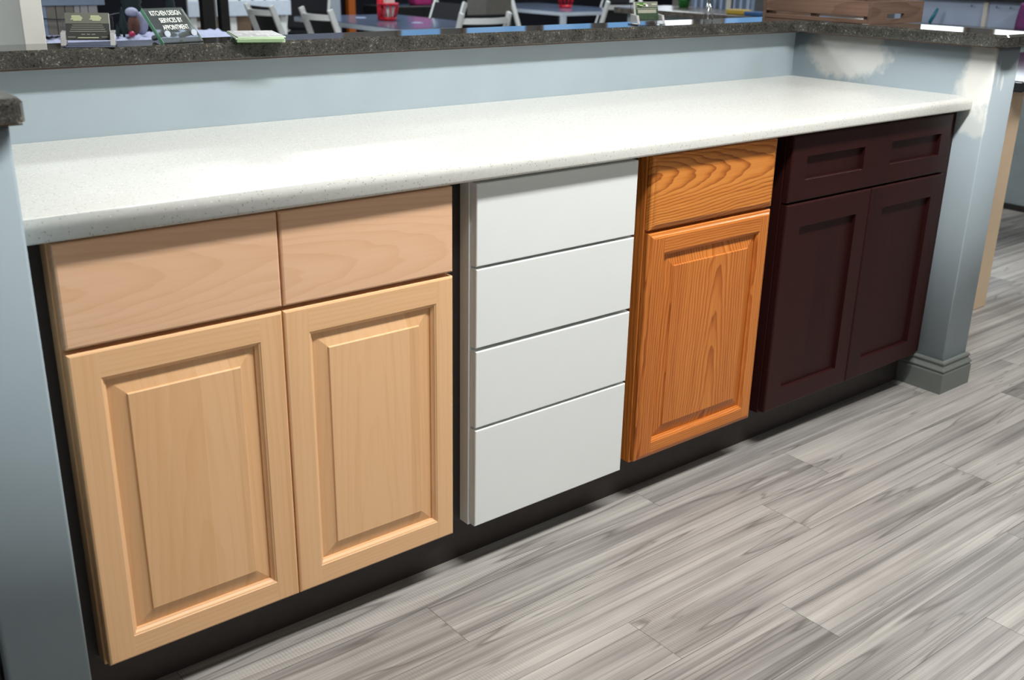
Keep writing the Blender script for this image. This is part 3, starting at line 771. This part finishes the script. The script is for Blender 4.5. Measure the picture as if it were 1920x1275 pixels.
tag(MB().box(-.04, .04, -.03, .03, 0, .17, M['card_white']).build('carton', None, center=False, bevel=.004), 'white carton standing in the red basket on the nearest table', 'box').location = (4.465, 5.855, .7485)
tag(MB().lathe([(.028, 0), (.03, .05), (.028, .155), (.012, .165)], M['red_plastic'], 14).build('tumbler', None, center=False), 'red tumbler in the basket on the nearest table', 'cup').location = (4.415, 5.895, .7485)
for (x, y, lb) in ((4.44, 6.25, 'pale paper disc on the nearest glass table behind the basket'), (4.52, 5.53, 'pale paper disc on the nearest glass table before the basket')):
    o = MB().lathe([(.045, 0), (.045, .0015)], M['grey_blue'], 24).build('coaster', None, center=False); o.location = (x, y, .7444); tag(o, lb, 'coaster', 'coasters on the nearest table')
tag(boxobj('carton', (5.10, 5.36, 5.40, 5.66, .001, 1.02), M['tan_grey'], None, .004), 'tall grey tan carton standing right of the nearest table', 'box')
# low dark bench carrying bags by the far wall
bn = thing('storage_cabinet', 'low black storage cabinet standing behind the nearest table', 'cabinet', (5.9, 7.7, 0))
boxobj('case', (5.45, 6.40, 7.521, 7.9, .03, .755), M['black_metal'], bn, .004)
for x0, x1 in ((5.455, 5.923), (5.927, 6.395)): boxobj('door', (x0, x1, 7.503, 7.520, .04, .750), M['black_metal'], bn, .002)
boxobj('plinth', (5.48, 6.37, 7.55, 7.88, .001, .0295), M['black_metal'], bn)
tag(MB().loops([[(-.10, -.06, 0), (.10, -.06, 0), (.10, .06, 0), (-.10, .06, 0)], [(-.13, -.07, .13), (.13, -.07, .13), (.13, .07, .13), (-.13, .07, .13)], [(-.08, -.02, .26), (.08, -.02, .26), (.08, .02, .26), (-.08, .02, .26)]], M['magenta'], True, True, True).build('tote_bag', None, center=False, bevel=.01), 'magenta bag sitting on the low black storage cabinet', 'bag').location = (6.0, 7.68, .7555)

# ------------------------------------------------------------------ winter village display at the left
vt = thing('display_table', 'low display table holding the snowy miniature village at the left', 'table', (1.4, 3.2, 0))
boxobj('table_top', (.9, 1.95, 2.95, 3.55, .85, .878), M['white_wood'], vt, .003)
for x in (.92, 1.88):
    for y in (2.97, 3.48): boxobj('leg', (x, x + .05, y, y + .05, .001, .8495), M['white_wood'], vt)
mb = MB(); L = []
rs = random.Random(2)
for j in range(15):
    y = 2.96 + .56 * j / 14; L.append([(.92 + 1.0 * i / 40, y, .8815 + .022 * (.5 + .5 * math.sin(i * 1.7 + j * .9)) * rs.uniform(.5, 1) + (.010 if 2 < j < 12 else 0)) for i in range(41)])
mb.loops(L, M['snow'], False); tag(mb.build('snow_blanket'), 'bumpy white fleece snow spread over the display table', 'fleece', kind='stuff')
hz = .915
ht = thing('miniature_hutch', 'miniature hutch of tan and grey doors under a slate blue board', 'display hutch', (1.2, 3.3, hz))
boxobj('top_board', (1.00, 1.345, 3.20, 3.36, 1.034, 1.115), M['slate'], ht, .002)
for x0, x1, m in ((1.065, 1.10, 'slate'), (1.101, 1.138, 'tan_grey'), (1.141, 1.175, 'tan_grey'), (1.178, 1.212, 'tan_grey'), (1.215, 1.238, 'pale_grey'), (1.241, 1.272, 'pale_grey'), (1.275, 1.312, 'pale_grey')):
    boxobj('door', (x0, x1, 3.205, 3.215, hz, 1.033), M[m], ht, .001)
boxobj('case', (1.065, 1.312, 3.2155, 3.35, hz, 1.0335), M['black_board'], ht)
tag(MB().tube([(1.02, 3.19, .990), (1.12, 3.185, .980), (1.22, 3.185, .978), (1.33, 3.19, .988), (1.40, 3.195, 1.0)], .0028, M['black_metal'], 6).build('light_cord'), 'black light cord draped across the miniature hutch', 'cord')
def bristle_tree(x, y, z0, h, r, lb):
    pr = [(r * .18, 0), (r * .18, h * .1)]
    for k in range(5): pr += [(r * (1 - k * .19), h * (.1 + k * .17)), (r * (1 - k * .19) * .62, h * (.1 + k * .17 + .12))]
    pr += [(.001, h)]
    t = MB().lathe(pr, M['dark_green'], 14).build('bristle_tree', None, center=False); t.location = (x, y, z0); tag(t, lb, 'miniature tree', 'miniature bristle trees in the village')
for x, y, z, h, r, lb in ((1.385, 3.12, .905, .125, .030, 'tall dark bristle tree right of the hutch'), (1.352, 3.10, .905, .055, .015, 'tiny dark bristle tree at the foot of the hutch'),
        (1.60, 3.15, .905, .115, .045, 'dark bristle tree glimpsed left of the sign lettering'), (1.53, 3.40, .905, .30, .075, 'largest dark bristle tree behind the figurine'),
        (1.72, 3.42, .905, .20, .05, 'dark bristle tree seen through the acrylic sign'), (1.035, 3.10, .905, .05, .018, 'small dark bristle tree beside the white post')):
    bristle_tree(x, y, z, h, r, lb)
fg = thing('figurine', 'brown and white plush figurine standing in the snow by the trees', 'figurine', (1.45, 3.17, .905))
def blob(parts, m):
    mb = MB()
    for (cx, cy, cz, rx, rz) in parts: mb.lathe([(.001, cz - rz)] + [(rx * math.cos(a), cz + rz * math.sin(a)) for a in (-1.2, -.8, -.4, 0, .4, .8, 1.2)] + [(.001, cz + rz)], m, 14, (cx, cy, 0))
    return mb
local_part(blob([(0, 0, .045, .026, .045)], M['brown_plush']), 'body', fg); local_part(blob([(-.006, -.004, .100, .028, .020)], M['snow']), 'hat', fg); local_part(blob([(.04, .02, .05, .030, .05)], M['snow']), 'coat', fg)
o = blob([(0, 0, .014, .014, .013)], plain('crimson bauble', (150, 14, 60), .2)).build('bauble', None, center=False); o.location = (1.405, 3.08, .905); tag(o, 'crimson bauble lying in the snow', 'ornament')

# black door frame, picket fence, boxes
df = thing('door_frame', 'black upright door frame left of the folding chairs', 'door frame', (2.1, 3.8, 0))
for x0, x1 in ((2.030, 2.094), (2.128, 2.173)): boxobj('post', (x0, x1, 3.78, 3.83, .001, 2.3), M['black_metal'], df, .002)
boxobj('header', (2.030, 2.173, 3.78, 3.83, 2.301, 2.36), M['black_metal'], df)
boxobj('inner_strip', (2.100, 2.116, 3.81, 3.822, .001, 2.3), M['pale_grey'], df)['label'] = 'pale grey strip'
FY = 7.40
fn = thing('picket_fence', 'white picket fence section behind the leftmost folding chair', 'fence', (4.0, FY, 0))
boxobj('board', (3.43, 4.40, FY, FY + .018, .705, .835), M['white_metal'], fn, .003)
for k in range(8): boxobj('picket', (3.44 + k * .122, 3.535 + k * .122, FY + .019, FY + .034, .706, 1.22), M['white_wood'], fn, .003)
for k in (0, 3, 7): boxobj('post', (3.455 + k * .122, 3.515 + k * .122, FY + .035, FY + .09, .001, .95), M['white_wood'], fn, .003)
sb = thing('storage_bench', 'dark bench under the picket fence holding labelled cartons', 'bench', (3.9, FY + .3, 0))
boxobj('top', (3.40, 4.45, FY + .10, FY + .55, .34, .38), M['black_cab'], sb, .003)
for x in (3.42, 4.38): boxobj('side', (x, x + .05, FY + .11, FY + .54, .001, .3395), M['black_cab'], sb)
for x0, x1, m, lb in ((3.50, 3.745, 'tan_card', 'tan carton with a white label left of the leftmost folding chair'), (3.765, 4.06, 'red_brown', 'two-tone carton with a white label partly behind the leftmost folding chair')):
    c = thing('carton', lb, 'box', ((x0 + x1) / 2, FY + .22, .3805), 0, 'labelled cartons under the picket fence')
    boxobj('body', (x0, x1, FY + .12, FY + .40, .3805, .70), M['tan_card'], c, .003)
    if m == 'red_brown': boxobj('base_band', (x0 - .0005, x1 + .0005, FY + .118, FY + .1198, .3805, .56), M['red_brown'], c)
    boxobj('label', (x0 + .035, x0 + .12, FY + .1175, FY + .1195, .610, .660), M['card_white'], c)

# ------------------------------------------------------------------ far walls, windows, ceiling
def glow(name, rgb, k):
    g = NT(name); n = g.noise(g.obj(), 1.2, 2); c = lin(rgb)
    g.base((0, 0, 0, 1)); g.put(g.b.inputs['Emission Color'], g.ramp(n, [(.3, tuple(v * .85 for v in c[:3]) + (1,)), (.7, c)])); g.set(Emission_Strength=k, Roughness=.1)
    return g.m
M['pane_glow_dim'] = glow('dim added pane glow', (112, 122, 146), .75); M['day'] = glow('daylit window glass', (120, 176, 232), .95); M['day_bright'] = glow('bright daylit window glass', (236, 246, 255), 2.6)
struct(boxobj('wall_far', (-3.2, 12.6, 9.62, 9.70, 0, 1.16), M['navy']))
struct(boxobj('trim_2', (6.02, 6.14, 9.54, 9.61, 0, 1.16), M['white_metal'])); struct(boxobj('trim_3', (6.25, 6.34, 9.54, 9.61, 0, 1.16), M['orange']))
struct(boxobj('wall_far_upper', (-3.2, 12.6, 9.72, 9.80, 1.16, 2.75), M['tan_wall']))
struct(boxobj('wall_side', (12.52, 12.6, -5.2, 9.6, 0, 2.75), M['tan_wall']))
def window(n, ext, pane_m, axis):
    x0, x1, y0, y1, z0, z1 = ext; f = .05
    mb = MB()
    if axis == 'x':
        for a, b, c, d in ((x0, x1, z0, z0 + f), (x0, x1, z1 - f, z1), (x0, x0 + f, z0 + f, z1 - f), (x1 - f, x1, z0 + f, z1 - f)): mb.box(a, b, y0, y1, c, d, M['tan_card'])
    else:
        for a, b, c, d in ((y0, y1, z0, z0 + f), (y0, y1, z1 - f, z1), (y0, y0 + f, z0 + f, z1 - f), (y1 - f, y1, z0 + f, z1 - f)): mb.box(x0, x1, a, b, c, d, M['tan_card'])
    o = struct(mb.build('window_%d' % n))
    if axis == 'x': boxobj('pane', (x0 + f, x1 - f, y0 + .03, y0 + .036, z0 + f, z1 - f), pane_m, o)
    else: boxobj('pane', (x0 + .03, x0 + .036, y0 + f, y1 - f, z0 + f, z1 - f), pane_m, o)
n = 1
for x0, x1 in ((3.0, 4.5), (4.7, 6.3), (7.0, 7.7), (8.0, 9.1), (9.3, 10.3), (10.5, 11.4), (11.5, 12.4)):
    window(n, (x0, x1, 9.66, 9.718, 1.25, 2.55), M['day_bright'] if n == 7 else (M['pane_glow_dim'] if n < 3 else M['day']), 'x'); n += 1  # first two glowing windows are added to put grey-blue reflection in the bar top
for y0, y1 in ((3.4, 5.0), (5.3, 6.9), (7.2, 9.2)):
    window(n, (12.46, 12.518, y0, y1, 1.25, 2.55), M['day_bright'] if n < 10 else M['day'], 'y'); n += 1
struct(boxobj('ceiling', (-3.2, 12.6, -5.2, 9.8, 2.76, 2.80), plain('white ceiling tile', (215, 216, 212), .8, var=.03)))


# ------------------------------------------------------------------ camera
C = Vector((-.2349, -1.5683, 1.2831)); yaw, pit, rol = [math.radians(v) for v in (-39.1315, -20.498, 1.1142)]
fv = Vector((-math.sin(yaw) * math.cos(pit), math.cos(yaw) * math.cos(pit), math.sin(pit)))
r0 = Vector((math.cos(yaw), math.sin(yaw), 0)); u0 = r0.cross(fv)
rv = r0 * math.cos(rol) + u0 * math.sin(rol); uv = -r0 * math.sin(rol) + u0 * math.cos(rol)
cam = bpy.data.cameras.new('camera'); co = bpy.data.objects.new('camera', cam); COL.objects.link(co)
co.matrix_world = Matrix(((rv.x, uv.x, -fv.x, C.x), (rv.y, uv.y, -fv.y, C.y), (rv.z, uv.z, -fv.z, C.z), (0, 0, 0, 1)))
cam.sensor_width = 36; cam.sensor_fit = 'HORIZONTAL'; cam.lens = 1948.906 * 36 / 1920; cam.clip_start = .05; cam.clip_end = 100
cam.dof.use_dof = True; cam.dof.focus_distance = 2.25; cam.dof.aperture_fstop = 5.6
S.camera = co

# ------------------------------------------------------------------ light
def strip(x, y, z, sx, sy, w, col=(1, .985, .965)):
    l = bpy.data.lights.new('ceiling_and_fill_strip', 'AREA'); l.shape = 'RECTANGLE'; l.size = sx; l.size_y = sy; l.energy = w; l.color = col
    o = bpy.data.objects.new('ceiling_and_fill_strip', l); COL.objects.link(o); o.location = (x, y, z)
    return o
for x, w in ((.95, 42), (1.55, 38), (2.2, 16)): strip(x, -.9, 2.70, .6, .22, w)
strip(4.7, -.7, 2.70, 1.25, .28, 40); strip(2.2, -4.2, 2.70, 1.25, .28, 26)  # the strip far behind the camera is an added fill
for x, y in ((-.6, 2.3), (2.5, 3.6), (7.0, 2.0), (4.6, 6.4), (7.5, 6.0)): strip(x, y, 2.70, 1.25, .4, 62, (.9, .96, 1))  # leftmost strip is added to brighten the white post's left face
W = bpy.data.worlds.new('world'); S.world = W; W.use_nodes = True
bg = W.node_tree.nodes['Background']; bg.inputs[0].default_value = (.95, .97, 1, 1); bg.inputs[1].default_value = .23
S.view_settings.view_transform = 'Standard'; S.view_settings.look = 'None'; S.view_settings.exposure = .06; S.view_settings.gamma = 1
S.cycles.use_denoising = True
S.cycles.max_bounces = 8; S.cycles.sample_clamp_indirect = 6
S.cycles.caustics_reflective = False; S.cycles.caustics_refractive = False
